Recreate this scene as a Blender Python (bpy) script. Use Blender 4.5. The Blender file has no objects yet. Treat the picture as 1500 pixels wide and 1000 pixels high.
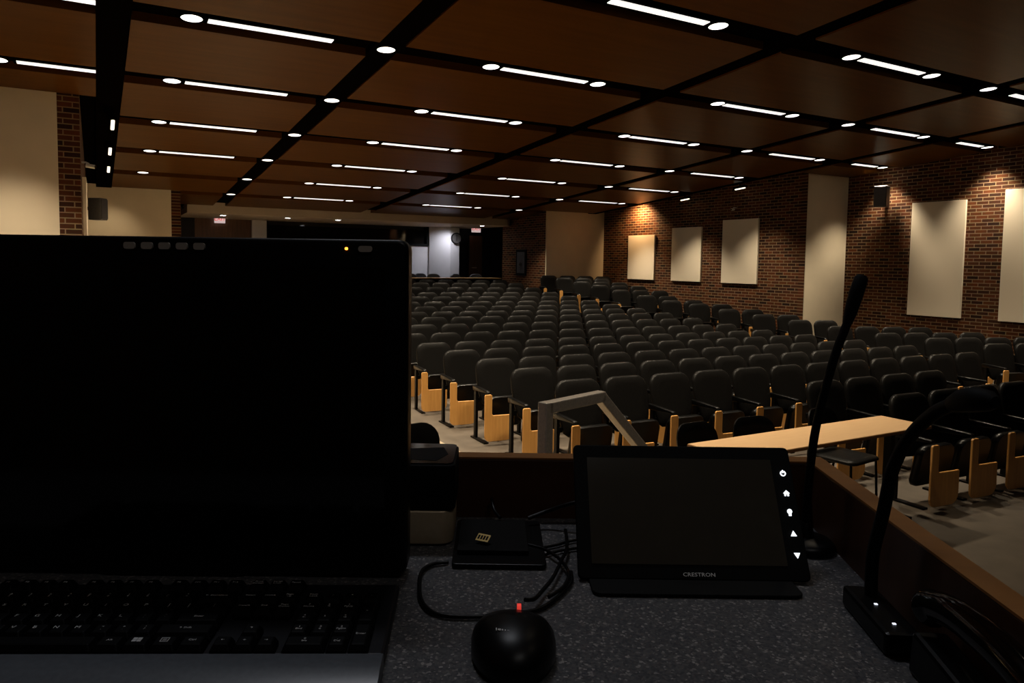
import bpy, bmesh, math, random
from mathutils import Vector, Matrix
random.seed(4)
PI = math.pi
SC = bpy.context.scene
COL = SC.collection
CZ = 2.10                      # eye height above the auditorium floor; z below is measured from the eye
YAW = math.radians(-28.88994)  # the desk stands square to this heading
CY, SY = math.cos(YAW), math.sin(YAW)

def lin(r, g, b):
    f = lambda c: (c/255/12.92) if c/255 <= .04045 else ((c/255+.055)/1.055)**2.4
    return (f(r), f(g), f(b), 1)

# ------------------------------------------------------------------ materials
def new_mat(name):
    m = bpy.data.materials.new(name); m.use_nodes = True
    nt = m.node_tree; return m, nt, nt.nodes['Principled BSDF']

def plain(name, col, rough=.5, metal=0, noise=.12, scale=30, spec=.5, bump=0, coat=0):
    m, nt, b = new_mat(name)
    b.inputs['Roughness'].default_value = rough; b.inputs['Metallic'].default_value = metal
    b.inputs['Specular IOR Level'].default_value = spec
    if coat: b.inputs['Coat Weight'].default_value = coat; b.inputs['Coat Roughness'].default_value = .05
    tc = nt.nodes.new('ShaderNodeTexCoord'); n = nt.nodes.new('ShaderNodeTexNoise')
    n.inputs['Scale'].default_value = scale; nt.links.new(tc.outputs['Object'], n.inputs['Vector'])
    r = nt.nodes.new('ShaderNodeValToRGB')
    r.color_ramp.elements[0].position = .3; r.color_ramp.elements[1].position = .7
    r.color_ramp.elements[0].color = [c*(1-noise) for c in col[:3]]+[1]
    r.color_ramp.elements[1].color = [min(1, c*(1+noise)) for c in col[:3]]+[1]
    nt.links.new(n.outputs['Fac'], r.inputs['Fac']); nt.links.new(r.outputs['Color'], b.inputs['Base Color'])
    if bump:
        bp = nt.nodes.new('ShaderNodeBump'); bp.inputs['Strength'].default_value = bump; bp.inputs['Distance'].default_value = .002
        nt.links.new(n.outputs['Fac'], bp.inputs['Height']); nt.links.new(bp.outputs['Normal'], b.inputs['Normal'])
    return m

def glow(name, col, strength):
    m, nt, b = new_mat(name)
    b.inputs['Base Color'].default_value = col
    b.inputs['Emission Color'].default_value = col; b.inputs['Emission Strength'].default_value = strength
    return m

def wood(name, c1, c2, rough=.35, stretch=(1, 1, 1), scale=4, spec=.5):
    m, nt, b = new_mat(name)
    b.inputs['Roughness'].default_value = rough; b.inputs['Specular IOR Level'].default_value = spec
    tc = nt.nodes.new('ShaderNodeTexCoord'); mp = nt.nodes.new('ShaderNodeMapping')
    mp.inputs['Scale'].default_value = stretch
    n = nt.nodes.new('ShaderNodeTexNoise'); n.inputs['Scale'].default_value = scale; n.inputs['Detail'].default_value = 5
    r = nt.nodes.new('ShaderNodeValToRGB')
    r.color_ramp.elements[0].position = .3; r.color_ramp.elements[1].position = .72
    r.color_ramp.elements[0].color = c1; r.color_ramp.elements[1].color = c2
    L = nt.links.new
    L(tc.outputs['Object'], mp.inputs['Vector']); L(mp.outputs['Vector'], n.inputs['Vector'])
    L(n.outputs['Fac'], r.inputs['Fac']); L(r.outputs['Color'], b.inputs['Base Color'])
    return m

def brick(name, along):
    m, nt, b = new_mat(name)
    b.inputs['Roughness'].default_value = .8; b.inputs['Specular IOR Level'].default_value = .2
    L = nt.links.new
    tc = nt.nodes.new('ShaderNodeTexCoord'); sp = nt.nodes.new('ShaderNodeSeparateXYZ'); cb = nt.nodes.new('ShaderNodeCombineXYZ')
    L(tc.outputs['Object'], sp.inputs[0]); L(sp.outputs[0 if along == 'x' else 1], cb.inputs[0]); L(sp.outputs[2], cb.inputs[1])
    t = nt.nodes.new('ShaderNodeTexBrick')
    t.inputs['Scale'].default_value = 1; t.inputs['Brick Width'].default_value = .213; t.inputs['Row Height'].default_value = .068
    t.inputs['Mortar Size'].default_value = .0075; t.inputs['Mortar Smooth'].default_value = .15; t.inputs['Bias'].default_value = -.1
    t.inputs['Color1'].default_value = (.125, .036, .009, 1); t.inputs['Color2'].default_value = (.010, .004, .0025, 1)
    t.inputs['Mortar'].default_value = (.27, .185, .11, 1)
    n = nt.nodes.new('ShaderNodeTexNoise'); n.inputs['Scale'].default_value = 9; L(cb.outputs[0], n.inputs['Vector'])
    mx = nt.nodes.new('ShaderNodeMix'); mx.data_type = 'RGBA'; mx.blend_type = 'MULTIPLY'; mx.inputs[0].default_value = .35
    L(cb.outputs[0], t.inputs['Vector']); L(t.outputs['Color'], mx.inputs[6]); L(n.outputs['Color'], mx.inputs[7])
    L(mx.outputs[2], b.inputs['Base Color'])
    bp = nt.nodes.new('ShaderNodeBump'); bp.inputs['Strength'].default_value = .5; bp.inputs['Distance'].default_value = .006; bp.invert = True
    L(t.outputs['Fac'], bp.inputs['Height']); L(bp.outputs['Normal'], b.inputs['Normal'])
    return m

def speckle(name):
    m, nt, b = new_mat(name)
    b.inputs['Roughness'].default_value = .5; b.inputs['Specular IOR Level'].default_value = .3
    L = nt.links.new
    tc = nt.nodes.new('ShaderNodeTexCoord')
    v = nt.nodes.new('ShaderNodeTexVoronoi'); v.inputs['Scale'].default_value = 420; L(tc.outputs['Object'], v.inputs['Vector'])
    sep = nt.nodes.new('ShaderNodeSeparateColor'); L(v.outputs['Color'], sep.inputs[0])
    r = nt.nodes.new('ShaderNodeValToRGB'); e = r.color_ramp.elements
    e[0].color = (.045, .046, .052, 1); e[0].position = .0; e[1].color = (.30, .28, .27, 1); e[1].position = 1
    a = e.new(.45); a.color = (.075, .075, .08, 1); a2 = e.new(.86); a2.color = (.105, .10, .10, 1)
    L(sep.outputs[0], r.inputs['Fac']); L(r.outputs['Color'], b.inputs['Base Color'])
    return m

M = {}
M['black'] = plain('black_plastic', (.0025, .0025, .0028), .36, noise=.2, spec=.25)
M['black_matte'] = plain('matte_black', (.0022, .0022, .0022), .7, noise=.2, spec=.15)
M['gloss'] = plain('glossy_black', (.002, .002, .002), .10, noise=.05, spec=.4)
M['screen'] = plain('dark_screen_glass', (.05, .043, .032), .08, noise=.05, spec=.6)  # ceiling reflection on the touch screen mixed into the base colour
M['vinyl'] = plain('black_seat_vinyl', (.0085, .008, .0075), .36, noise=.15, scale=60, spec=.09)
M['seat_edge'] = plain('black_seat_shell', (.002, .002, .002), .30, noise=.1, spec=.22)
M['iron'] = plain('black_painted_steel', (.002, .002, .002), .45, noise=.1, spec=.15)
M['cream'] = plain('cream_paint', (.68, .58, .42), .75, noise=.03, scale=3)
M['fabric'] = plain('cream_panel_cloth', (.78, .68, .52), .85, noise=.03, scale=200)
M['white'] = plain('white_paint', (.62, .60, .60), .7, noise=.03, scale=3)
M['soffit'] = plain('soffit_plaster', (.55, .45, .34), .7, noise=.03, scale=3)
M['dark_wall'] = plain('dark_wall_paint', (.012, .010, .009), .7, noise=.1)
M['grid'] = plain('black_ceiling_grid', (.0022, .0015, .0012), .7, noise=.1, spec=0)
M['steel'] = plain('brushed_steel', (.72, .64, .54), .40, .45, noise=.1, scale=120)
M['champagne'] = plain('champagne_aluminium', (.55, .43, .28), .36, .35, noise=.05, scale=150)
M['grey_box'] = plain('dark_grey_plastic', (.06, .06, .065), .5, noise=.1)
M['tablet'] = wood('maple_laminate', (.60, .29, .075, 1), (.70, .36, .10, 1), .38, (8, 8, .8), 5)
M['table_top'] = wood('pale_maple_laminate', (.74, .47, .24, 1), (.80, .53, .28, 1), .35, (1, 12, 6), 4)
M['table_edge'] = plain('table_edge_band', (.24, .11, .035), .5)
M['rim_lit_edge'] = wood('reddish_wood_lit', (.24, .095, .020, 1), (.32, .135, .032, 1), .4, (1, 10, 6), 4)  # same rim wood, lightened to paint the light on its top edge
M['rim_shaded_wood'] = wood('reddish_wood_shaded', (.045, .014, .004, 1), (.07, .024, .007, 1), .45, (1, 10, 6), 4)  # rim wood darkened: shade of the inner faces put into the colour
M['door_wood'] = wood('brown_door_wood', (.10, .045, .018, 1), (.15, .07, .03, 1), .45, (8, 8, .6), 3)
M['ceil_wood'] = wood('ceiling_veneer', (.072, .027, .0035, 1), (.098, .038, .0055, 1), .34, (.7, 9, 1), 1.2, .04)
M['carpet'] = plain('grey_brown_floor', (.085, .066, .046), .75, noise=.14, scale=5)
M['aisle'] = wood('pale_aisle_planks', (.30, .235, .155, 1), (.48, .385, .26, 1), .55, (14, .7, 1), 2.5)
M['stage'] = wood('stage_boards', (.06, .035, .02, 1), (.09, .055, .03, 1), .5, (1, 8, 1), 3)
M['desk'] = speckle('grey_speckled_laminate')
M['kb'] = plain('keyboard_plastic', (.008, .008, .010), .42, noise=.1, scale=200, spec=.25)
M['palm'] = plain('keyboard_palm_rest', (.10, .11, .125), .34, noise=.1, scale=200)
M['key'] = plain('key_plastic', (.0025, .0025, .003), .5, noise=.1, spec=.1)
M['legend'] = plain('white_key_print', (.55, .55, .55), .6, noise=.02)
M['print'] = plain('grey_logo_print', (.9, .9, .9), .5, noise=.02)
M['button'] = plain('grey_button', (.45, .40, .35), .4, noise=.05)
M['yellow'] = plain('yellow_sticker', (.75, .50, .10), .5, noise=.05)
M['lens'] = glow('downlight_lens', (1, .95, .87, 1), 2.2)
M['tube'] = glow('strip_diffuser', (1, .97, .92, 1), 1.0)
M['bar_on'] = glow('wall_wash_lens', (1, .90, .70, 1), 1.8)
M['cool_lens'] = glow('cool_downlight_lens', (.92, .95, 1, 1), 20)
M['icon'] = glow('lit_icon', (.9, .95, 1, 1), 1.6)
M['amber'] = glow('amber_led', (1, .30, .03, 1), 4)
M['led'] = glow('white_led', (.8, .85, 1, 1), 1.2)
M['wheel'] = glow('red_wheel', (1, .06, .04, 1), .55)
M['exit_red'] = glow('exit_red', (1, .03, .04, 1), .42)
M['exit_white'] = glow('exit_white', (1, .80, .78, 1), .5)
M['brick_y'] = brick('red_brick_along_hall', 'y')
M['brick_x'] = brick('red_brick_across_hall', 'x')
M['pane'] = plain('dark_booth_glass', (.006, .006, .007), .04, noise=.02, spec=.5)
M['clock_face'] = plain('clock_face', (.11, .10, .095), .5, noise=.05)
M['trim_white'] = plain('white_trim', (.7, .68, .62), .4, noise=.02)

# ------------------------------------------------------------------ mesh builder
class MB:
    def __init__(s): s.v = []; s.f = []
    def add(s, vs, fs):
        o = len(s.v); s.v += [tuple(p) for p in vs]; s.f += [tuple(i+o for i in q) for q in fs]; return s
    def box(s, x0, x1, y0, y1, z0, z1):
        vs = [(x, y, z) for z in (z0, z1) for y in (y0, y1) for x in (x0, x1)]
        return s.add(vs, [(0, 2, 3, 1), (4, 5, 7, 6), (0, 1, 5, 4), (2, 6, 7, 3), (0, 4, 6, 2), (1, 3, 7, 5)])
    def hexa(s, b, t):     # bottom quad, top quad (both counter-clockwise from above)
        return s.add(list(b)+list(t), [(3, 2, 1, 0), (4, 5, 6, 7), (0, 1, 5, 4), (1, 2, 6, 5), (2, 3, 7, 6), (3, 0, 4, 7)])
    def quad(s, a, b, c, d): return s.add([a, b, c, d], [(0, 1, 2, 3)])
    def prism(s, poly, a, b, axis='y'):
        n = len(poly)
        def P(p, h): return {'x': (h, p[0], p[1]), 'y': (p[0], h, p[1]), 'z': (p[0], p[1], h)}[axis]
        vs = [P(p, a) for p in poly]+[P(p, b) for p in poly]
        fs = [tuple(range(n))[::-1], tuple(range(n, 2*n))]+[(i, (i+1) % n, n+(i+1) % n, n+i) for i in range(n)]
        return s.add(vs, fs)
    def rings(s, rs, cap=True):
        n = len(rs[0]); o = len(s.v)
        for r in rs: s.v += [tuple(p) for p in r]
        for k in range(len(rs)-1):
            for i in range(n):
                j = (i+1) % n
                s.f.append((o+k*n+i, o+k*n+j, o+(k+1)*n+j, o+(k+1)*n+i))
        if cap:
            s.f.append(tuple(range(o, o+n))[::-1]); e = o+(len(rs)-1)*n; s.f.append(tuple(range(e, e+n)))
        return s
    def lathe(s, prof, n=24, c=(0, 0, 0)):
        return s.rings([[(c[0]+r*math.cos(2*PI*i/n), c[1]+r*math.sin(2*PI*i/n), c[2]+z) for i in range(n)] for r, z in prof])
    def tube(s, pts, r, n=8):
        pts = [Vector(p) for p in pts]; rs = []; up = Vector((0, 0, 1))
        rad = r if isinstance(r, (list, tuple)) else [r]*len(pts)
        t0 = (pts[1]-pts[0]).normalized(); a = t0.cross(up)
        if a.length < .1: a = t0.cross(Vector((1, 0, 0)))
        a.normalize()
        for i, p in enumerate(pts):
            t = (pts[min(i+1, len(pts)-1)]-pts[max(i-1, 0)]).normalized()
            a = (a-t*a.dot(t)).normalized(); b = t.cross(a)
            rs.append([p+(a*math.cos(2*PI*k/n)+b*math.sin(2*PI*k/n))*rad[i] for k in range(n)])
        return s.rings(rs)
    def pillow(s, outline, layers, f=None):
        """outline of (x,z) points; layers of (inset scale, y)"""
        cx = sum(p[0] for p in outline)/len(outline); cz = sum(p[1] for p in outline)/len(outline)
        rs = []
        for k, y in layers:
            ring = [(cx+(p[0]-cx)*k, y, cz+(p[1]-cz)*k) for p in outline]
            rs.append([f(q) for q in ring] if f else ring)
        return s.rings(rs)
    def mesh(s, name, smooth=False, bevel=0, seg=2, angle=.6):
        me = bpy.data.meshes.new(name); me.from_pydata(s.v, [], s.f); me.validate()
        bm = bmesh.new(); bm.from_mesh(me)
        bmesh.ops.recalc_face_normals(bm, faces=bm.faces)
        if bevel:
            es = [e for e in bm.edges if len(e.link_faces) == 2 and e.calc_face_angle(0) > angle]
            bmesh.ops.bevel(bm, geom=es, offset=bevel, segments=seg, affect='EDGES', profile=.5, clamp_overlap=True)
        if smooth:
            for fc in bm.faces: fc.smooth = True
            for e in bm.edges:
                if len(e.link_faces) == 2 and e.calc_face_angle(0) > .9: e.smooth = False
        bm.to_mesh(me); bm.free(); return me

def link(name, me, mat, parent=None, loc=None, rot=None):
    o = bpy.data.objects.new(name, me); COL.objects.link(o)
    if mat is not None and not me.materials: me.materials.append(mat)
    if parent: o.parent = parent
    if loc: o.location = loc
    if rot: o.rotation_euler = rot
    return o
def part(name, mb, mat, parent, smooth=False, bevel=0, seg=2, label=None, loc=None, rot=None):
    o = link(name, mb.mesh(name, smooth, bevel, seg), mat, parent, loc, rot)
    if label: o['label'] = label
    return o
def tag(o, label, cat, group=None):
    o['label'] = label; o['category'] = cat
    if group: o['group'] = group
    return o
def thing(name, label, cat, loc=(0, 0, 0), rz=0, group=None):
    o = bpy.data.objects.new(name, None); COL.objects.link(o); o.empty_display_size = .1
    o.location = (loc[0], loc[1], loc[2]+CZ); o.rotation_euler = (0, 0, rz)
    return tag(o, label, cat, group)
def struct(name, mb, mat, bevel=0, smooth=False):
    o = link(name, mb.mesh(name, smooth, bevel), mat, None, (0, 0, CZ)); o['kind'] = 'structure'; return o
def solo(name, mb, mat, label, cat, loc=(0, 0, 0), rz=0, group=None, smooth=True, bevel=0, seg=2):
    o = link(name, mb.mesh(name, smooth, bevel, seg), mat, None, (loc[0], loc[1], loc[2]+CZ), (0, 0, rz)); return tag(o, label, cat, group)
def copy_tree(o, parent=None):
    c = o.copy(); COL.objects.link(c)
    if parent: c.parent = parent
    for ch in list(o.children): copy_tree(ch, c)
    return c
def desk_pt(r, d, z=0): return (r*CY-d*SY, r*SY+d*CY, z)

def rrect(x0, x1, z0, z1, r, n=5):
    rr = r if isinstance(r, (list, tuple)) else (r,)*4   # bl, br, tr, tl
    out = []
    for (cx, cz, a, q) in ((x0+rr[0], z0+rr[0], PI, rr[0]), (x1-rr[1], z0+rr[1], 1.5*PI, rr[1]), (x1-rr[2], z1-rr[2], 0, rr[2]), (x0+rr[3], z1-rr[3], .5*PI, rr[3])):
        for i in range(n+1): out.append((cx+q*math.cos(a+i*PI/2/n), cz+q*math.sin(a+i*PI/2/n)))
    return out

def text_mesh(body, size, depth=.0004, align='CENTER', wide=1.0, shear=0):
    cu = bpy.data.curves.new('t', 'FONT'); cu.body = body; cu.size = size; cu.extrude = depth
    cu.align_x = align; cu.align_y = 'CENTER'; cu.resolution_u = 2; cu.shear = shear
    o = bpy.data.objects.new('t', cu); COL.objects.link(o)
    me = bpy.data.meshes.new_from_object(o.evaluated_get(bpy.context.evaluated_depsgraph_get()))
    bpy.data.objects.remove(o); bpy.data.curves.remove(cu)
    if wide != 1: me.transform(Matrix.Diagonal((wide, 1, 1, 1)))
    me.materials.clear(); return me

# ------------------------------------------------------------------ camera
cd = bpy.data.cameras.new('camera'); cam = bpy.data.objects.new('camera', cd); COL.objects.link(cam)
def Rm(yaw, p, r):
    return Matrix.Rotation(yaw, 3, 'Z') @ Matrix.Rotation(p, 3, 'X') @ Matrix(((math.cos(r), 0, math.sin(r)), (0, 1, 0), (-math.sin(r), 0, math.cos(r))))
A = Rm(YAW, math.radians(-3.74563), math.radians(-.79546))
right, fwd, up = A.col[0], A.col[1], A.col[2]
mw = Matrix((right, up, -fwd)).transposed().to_4x4(); mw.translation = Vector((0, 0, CZ))
cam.matrix_world = mw
cd.sensor_width = 36; cd.lens = 1058.2686*36/1500; cd.shift_x = 26.207/1500; cd.shift_y = -46.824/1500; cd.clip_start = .02
SC.camera = cam
def to_px(p):
    c = A.transposed() @ Vector(p); return 723.79+1058.27*c[0]/c[1], 453.18-1058.27*c[2]/c[1]

# ------------------------------------------------------------------ hall shell
SL = -.07604
def zc(v): return 2.8+SL*v            # sloping ceiling
NEAR_L, NEAR_R, FAR_L, FAR_R, STEP = -1.6, 14.83, -.14, 13.5, 10.5
BACK = 17.65; REAR = 22.0; FRONT = -5.0
# seat rows: (v of the backrest top, height of the backrest top)
CEN = {-1: (3.98, -1.165), 0: (4.82, -1.17), 1: (5.88, -1.175), 2: (6.76, -1.175), 3: (7.6, -1.175), 4: (8.52, -1.175), 5: (9.43, -1.17),
       6: (10.3, -1.125), 7: (11.2, -1.07), 8: (12.07, -1.02), 9: (12.96, -.985), 10: (13.85, -.94), 11: (14.73, -.89), 12: (15.6, -.82),
       13: (16.49, -.76), 14: (17.37, -.66), 15: (18.3, -.57), 16: (19.25, -.52)}
RGT = [(12.3, 6.04, -1.16), (12.3, 6.95, -1.15), (12.3, 7.83, -1.14), (12.3, 8.78, -1.12), (12.3, 9.67, -1.07), (12.3, 10.57, -1.02), (12.3, 11.52, -.97),
       (12.3, 12.43, -.90), (12.3, 13.35, -.87), (12.1, 14.05, -.78), (11.9, 14.8, -.67), (11.72, 15.47, -.57), (11.58, 16.09, -.49), (11.45, 16.73, -.40), (11.34, 17.36, -.36)]
BH = .93
def interp(tab, v):
    if v <= tab[0][0]: return tab[0][1]
    for (a, za), (b, zb) in zip(tab, tab[1:]):
        if v <= b: return za+(zb-za)*(v-a)/(b-a)
    return tab[-1][1]
cprof = [(-6, -2.10), (8.9, -2.10)]+[(CEN[k][0]-.1, CEN[k][1]-BH) for k in range(6, 17)]+[(19.6, -1.28), (30, -1.28)]
rprof = [(-6, -2.10), (7.9, -2.09)]+[(v-.1, z-BH) for u, v, z in RGT[3:]]+[(30, -1.2)]
def zf(u, v):
    a, b = interp(cprof, v), interp(rprof, v); t = min(1, max(0, (u-11.0)/.25)); return a+(b-a)*t

def grid_sheet(us, vs, fn):
    mb = MB()
    for v in vs:
        for u in us: mb.v.append((u, v, fn(u, v)))
    n = len(us)
    for j in range(len(vs)-1):
        for i in range(n-1): mb.f.append((j*n+i, j*n+i+1, (j+1)*n+i+1, (j+1)*n+i))
    return mb
VS = [FRONT, 2, 4, 6, 7.9, 8.9]+[9.2+.5*i for i in range(27)]
struct('floor', grid_sheet([3.5, 6, 8.5, 11.0, 11.125, 11.25, 12.4, 13.6, NEAR_R], VS, zf), M['carpet'])
struct('floor_aisle', grid_sheet([NEAR_L, 0, 3.5], VS, zf), M['aisle'])

# ceiling: wooden panels between a black grid
ROW = [5.44+2.027*i for i in range(-4, 8)]
BEAM = [.19, 2.76, 6.6, 10.47, 13.04]
ce = MB(); hb = .22; hw = .145
us = [NEAR_L-.1]+[e for b in BEAM for e in (b-hw, b+hw)]+[NEAR_R+.1]
vs = [FRONT]+[e for r in ROW for e in (r-hb+.02, r+hb+.02)]
for i in range(0, len(us), 2):
    for j in range(0, len(vs)-1, 2):
        u0, u1, v0, v1 = us[i], us[i+1], vs[j], vs[j+1]
        if v0 > 20: continue
        v1 = min(v1, 19.5)
        if (i == 0 or i == len(us)-2) and v1 > STEP: v1 = STEP
        if v1 <= v0+.05: continue
        lo = [(u0, v0, zc(v0)), (u1, v0, zc(v0)), (u1, v1, zc(v1)), (u0, v1, zc(v1))]
        ce.hexa(lo, [(a, b, c+.10) for a, b, c in lo])
struct('ceiling', ce, M['ceil_wood'])
g = MB(); lo = [(NEAR_L-.2, FRONT-.1, zc(FRONT)+.09), (NEAR_R+.2, FRONT-.1, zc(FRONT)+.09), (NEAR_R+.2, 22.3, zc(22.3)+.09), (NEAR_L-.2, 22.3, zc(22.3)+.09)]
g.hexa(lo, [(a, b, c+.1) for a, b, c in lo])
for b in BEAM:
    l = [(b-hw, FRONT, zc(FRONT)+.02), (b+hw, FRONT, zc(FRONT)+.02), (b+hw, 19.0, zc(19)+.02), (b-hw, 19.0, zc(19)+.02)]
    g.hexa(l, [(x, y, z+.09) for x, y, z in l])
struct('ceiling_grid', g, M['grid'])

# walls
w = MB(); w.box(NEAR_R, NEAR_R+.2, FRONT, STEP+.15, -2.1, 3.3); struct('wall_right', w, M['brick_y'])
w = MB(); w.box(FAR_R, FAR_R+.2, STEP+.15, BACK+.2, -2.1, 2.2); struct('wall_right_rear', w, M['brick_y'])
w = MB(); w.box(FAR_R-.01, NEAR_R, STEP, STEP+.15, -2.1, 2.2); struct('wall_right_return', w, M['cream'])
w = MB(); w.box(FAR_R-.02, FAR_R+.19, STEP+.01, STEP+.16, -2.1, 2.2); struct('wall_right_corner', w, M['brick_x'])
w = MB(); w.box(NEAR_L-.2, NEAR_L, FRONT, STEP+.2, -2.1, 3.3); struct('wall_left', w, M['brick_y'])
w = MB(); w.box(NEAR_L, -.38, STEP, STEP+.2, -2.1, 2.3); struct('wall_left_return', w, M['cream'])
w = MB(); w.box(-.38, FAR_L, STEP, STEP+.2, -2.1, 2.3); struct('wall_left_corner', w, M['brick_x'])
w = MB(); w.box(FAR_L-.2, FAR_L, STEP+.2, BACK+.2, -2.1, 2.2); struct('wall_left_rear', w, M['brick_y'])
w = MB(); w.box(FAR_L-.2, 1.5, BACK, BACK+.2, -2.1, 1.7); struct('wall_back_left', w, M['cream'])
w = MB(); w.box(11.44, FAR_R+.2, BACK, BACK+.2, -2.1, 1.7); struct('wall_back_right', w, M['cream'])
w = MB(); w.box(1.5, 1.7, BACK+.05, REAR, -2.1, 1.7); struct('wall_lobby_left', w, M['brick_y'])
w = MB(); w.box(11.42, 11.62, BACK+.05, 20.2, -2.1, 1.7); struct('wall_lobby_right', w, M['brick_y'])
w = MB(); w.box(NEAR_L-.2, NEAR_R+.2, FRONT-.2, FRONT, -2.1, 3.4); struct('wall_front', w, M['dark_wall'])
# rear wall with the booth window opening
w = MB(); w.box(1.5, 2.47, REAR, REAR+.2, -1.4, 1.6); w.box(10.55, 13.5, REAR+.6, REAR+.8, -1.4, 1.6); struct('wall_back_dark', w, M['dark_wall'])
w = MB(); w.box(4.02, 4.43, REAR-.05, REAR+.2, -1.4, 1.6); w.box(4.43, 9.66, REAR, REAR+.2, -1.4, .55); w.box(2.47, 9.66, REAR, REAR+.2, 1.28, 1.6)
w.hexa([(9.62, 21.9, -1.4), (10.12, 21.3, -1.4), (10.3, 21.5, -1.4), (9.66, 22.2, -1.4)], [(9.62, 21.9, 1.6), (10.12, 21.3, 1.6), (10.3, 21.5, 1.6), (9.66, 22.2, 1.6)])
w.box(10.1, 10.42, 21.3, 21.6, -1.4, 1.6); struct('wall_back', w, M['white'])
w = MB(); w.box(4.43, 9.62, REAR+.10, REAR+.12, .55, 1.28); wi = struct('window_1', w, M['pane'])
w = MB(); w.box(4.43, 9.70, REAR-.06, REAR+.1, .50, .56); w.box(4.43, 4.47, REAR-.03, REAR+.1, .56, 1.28); w.box(9.56, 9.64, REAR-.03, REAR+.1, .50, 1.28)
part('window_frame', w, M['black_matte'], wi)
w = MB(); w.box(2.47, 4.02, REAR+.06, REAR+.12, -1.28, 1.29); dr = struct('door_1', w, M['door_wood'])
w = MB(); w.tube([(3.85, REAR+.06, -.2), (3.85, REAR+.0, -.2), (3.72, REAR+.0, -.2)], .012); part('door_handle', w, M['steel'], dr, True)
w = MB(); w.box(11.25, 11.75, REAR+.2, REAR+.26, -1.28, .9); dr = struct('door_2', w, M['door_wood'])
w = MB(); w.tube([(11.35, REAR+.2, -.2), (11.35, REAR+.13, -.2), (11.5, REAR+.13, -.2)], .012); part('door_handle', w, M['steel'], dr, True)
# bulkhead over the lobby, rounded at its right end
so = MB(); pl = [(2.02, 19.5), (11.1, 19.5)]+[(11.1+.32*math.sin(a), 19.82-.32*math.cos(a)) for a in [PI/12*k for k in range(1, 7)]]+[(11.42, 22.3), (2.02, 22.3)]
so.prism(pl, 1.13, 1.6, 'z'); struct('trim_1', so, M['soffit'])
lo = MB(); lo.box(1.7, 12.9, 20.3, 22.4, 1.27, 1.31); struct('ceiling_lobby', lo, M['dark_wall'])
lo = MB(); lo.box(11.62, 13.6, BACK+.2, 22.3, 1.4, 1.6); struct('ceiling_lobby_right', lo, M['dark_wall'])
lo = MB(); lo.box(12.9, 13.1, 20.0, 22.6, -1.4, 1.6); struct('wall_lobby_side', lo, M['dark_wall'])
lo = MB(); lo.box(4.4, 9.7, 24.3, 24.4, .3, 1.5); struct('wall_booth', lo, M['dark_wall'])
# ------------------------------------------------------------------ ceiling lights
ORD = ['first', 'second', 'third', 'fourth', 'fifth', 'sixth', 'seventh', 'eighth', 'ninth', 'tenth', 'eleventh', 'twelfth', 'thirteenth', 'fourteenth', 'fifteenth', 'sixteenth', 'seventeenth', 'eighteenth']
dn = thing('downlight', '', 'ceiling light')
a = MB(); a.lathe([(.108, .03), (.112, -.012), (.098, -.012), (.098, 0)], 24); part('trim_ring', a, M['grid'], dn, True)
a = MB(); a.lathe([(.097, .005), (.097, -.006)], 24); part('lens', a, M['lens'], dn, label='round glowing white lens')
def strip_proto(L):
    s = thing('strip_light', '', 'ceiling light')
    a = MB(); a.box(-L/2-.03, L/2+.03, -.075, .075, -.004, .03); part('housing', a, M['grid'], s)
    a = MB(); a.box(-L/2, L/2, -.045, .045, -.012, -.002); part('diffuser', a, M['tube'], s, label='long glowing white diffuser')
    return s
st = strip_proto(1.2); st2 = strip_proto(.75)
ROWL = {0: [5.53, 7.63, 9.2, 10.5, 12.49, 14.49], 1: [-.95, .836, 2.76, 4.035, 5.56, 7.63, 9.16, 10.47, 12.49, 14.49], 2: [-.88, .836, 2.76, 4.035, 5.56, 7.63, 9.16, 10.47, 12.49, 14.49],
        3: [.836, 2.76, 4.035, 5.56, 7.63, 9.16, 10.47, 12.49], 4: [.836, 2.76, 4.035, 5.56, 7.63, 9.16, 10.47, 12.49], 5: [.836, 2.76, 4.035, 5.56, 7.63, 9.16, 10.47, 12.49], 6: [2.76, 4.035, 5.56, 7.63, 9.16, 10.47]}
ROWS = {0: [(4.77, 1.2), (8.40, 1.2), (11.7, 1.2)], 1: [(-.33, .75), (1.58, 1.2), (4.78, 1.2), (8.36, 1.2), (11.7, 1.2), (13.92, .75)], 2: [(-.33, .75), (1.58, 1.2), (4.80, 1.2), (8.36, 1.2), (11.7, 1.2), (13.9, .75)],
        3: [(1.58, 1.2), (4.80, 1.2), (8.36, 1.2), (11.7, 1.2)], 4: [(1.58, 1.2), (4.80, 1.2), (8.36, 1.2), (11.7, 1.2)], 5: [(4.80, 1.2), (8.36, 1.2), (11.7, 1.2)], 6: [(4.80, 1.2), (8.36, 1.2)]}
slope_rot = math.atan(SL)
used = {}
def place(proto, key, loc, label, group, rx=0, rz=0):
    o = copy_tree(proto) if used.get(key) else proto
    used[key] = 1
    o.location = (loc[0], loc[1], loc[2]+CZ); o.rotation_euler = (rx, 0, rz); o['label'] = label
    if group: o['group'] = group
    return o
for r, L in ROWL.items():
    v = 5.44+2.027*r
    for i, u in enumerate(L):
        place(dn, 'dn', (u, v, zc(v)+.018), 'round white downlight in the %s lighting row from the stage, %s from the left' % (ORD[r], ORD[i]), 'round downlights in the ceiling rows', slope_rot)
    for i, (u, ln) in enumerate(ROWS[r]):
        place(st if ln == 1.2 else st2, ln, (u, v, zc(v)+.018), 'long white strip light in the %s lighting row from the stage, %s from the left' % (ORD[r], ORD[i]), 'strip lights in the ceiling rows', slope_rot)
lob = thing('downlight', '', 'ceiling light')
a = MB(); a.lathe([(.095, .0), (.095, -.012), (.085, -.012), (.085, 0)], 20); part('trim_ring', a, M['grid'], lob, True)
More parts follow.
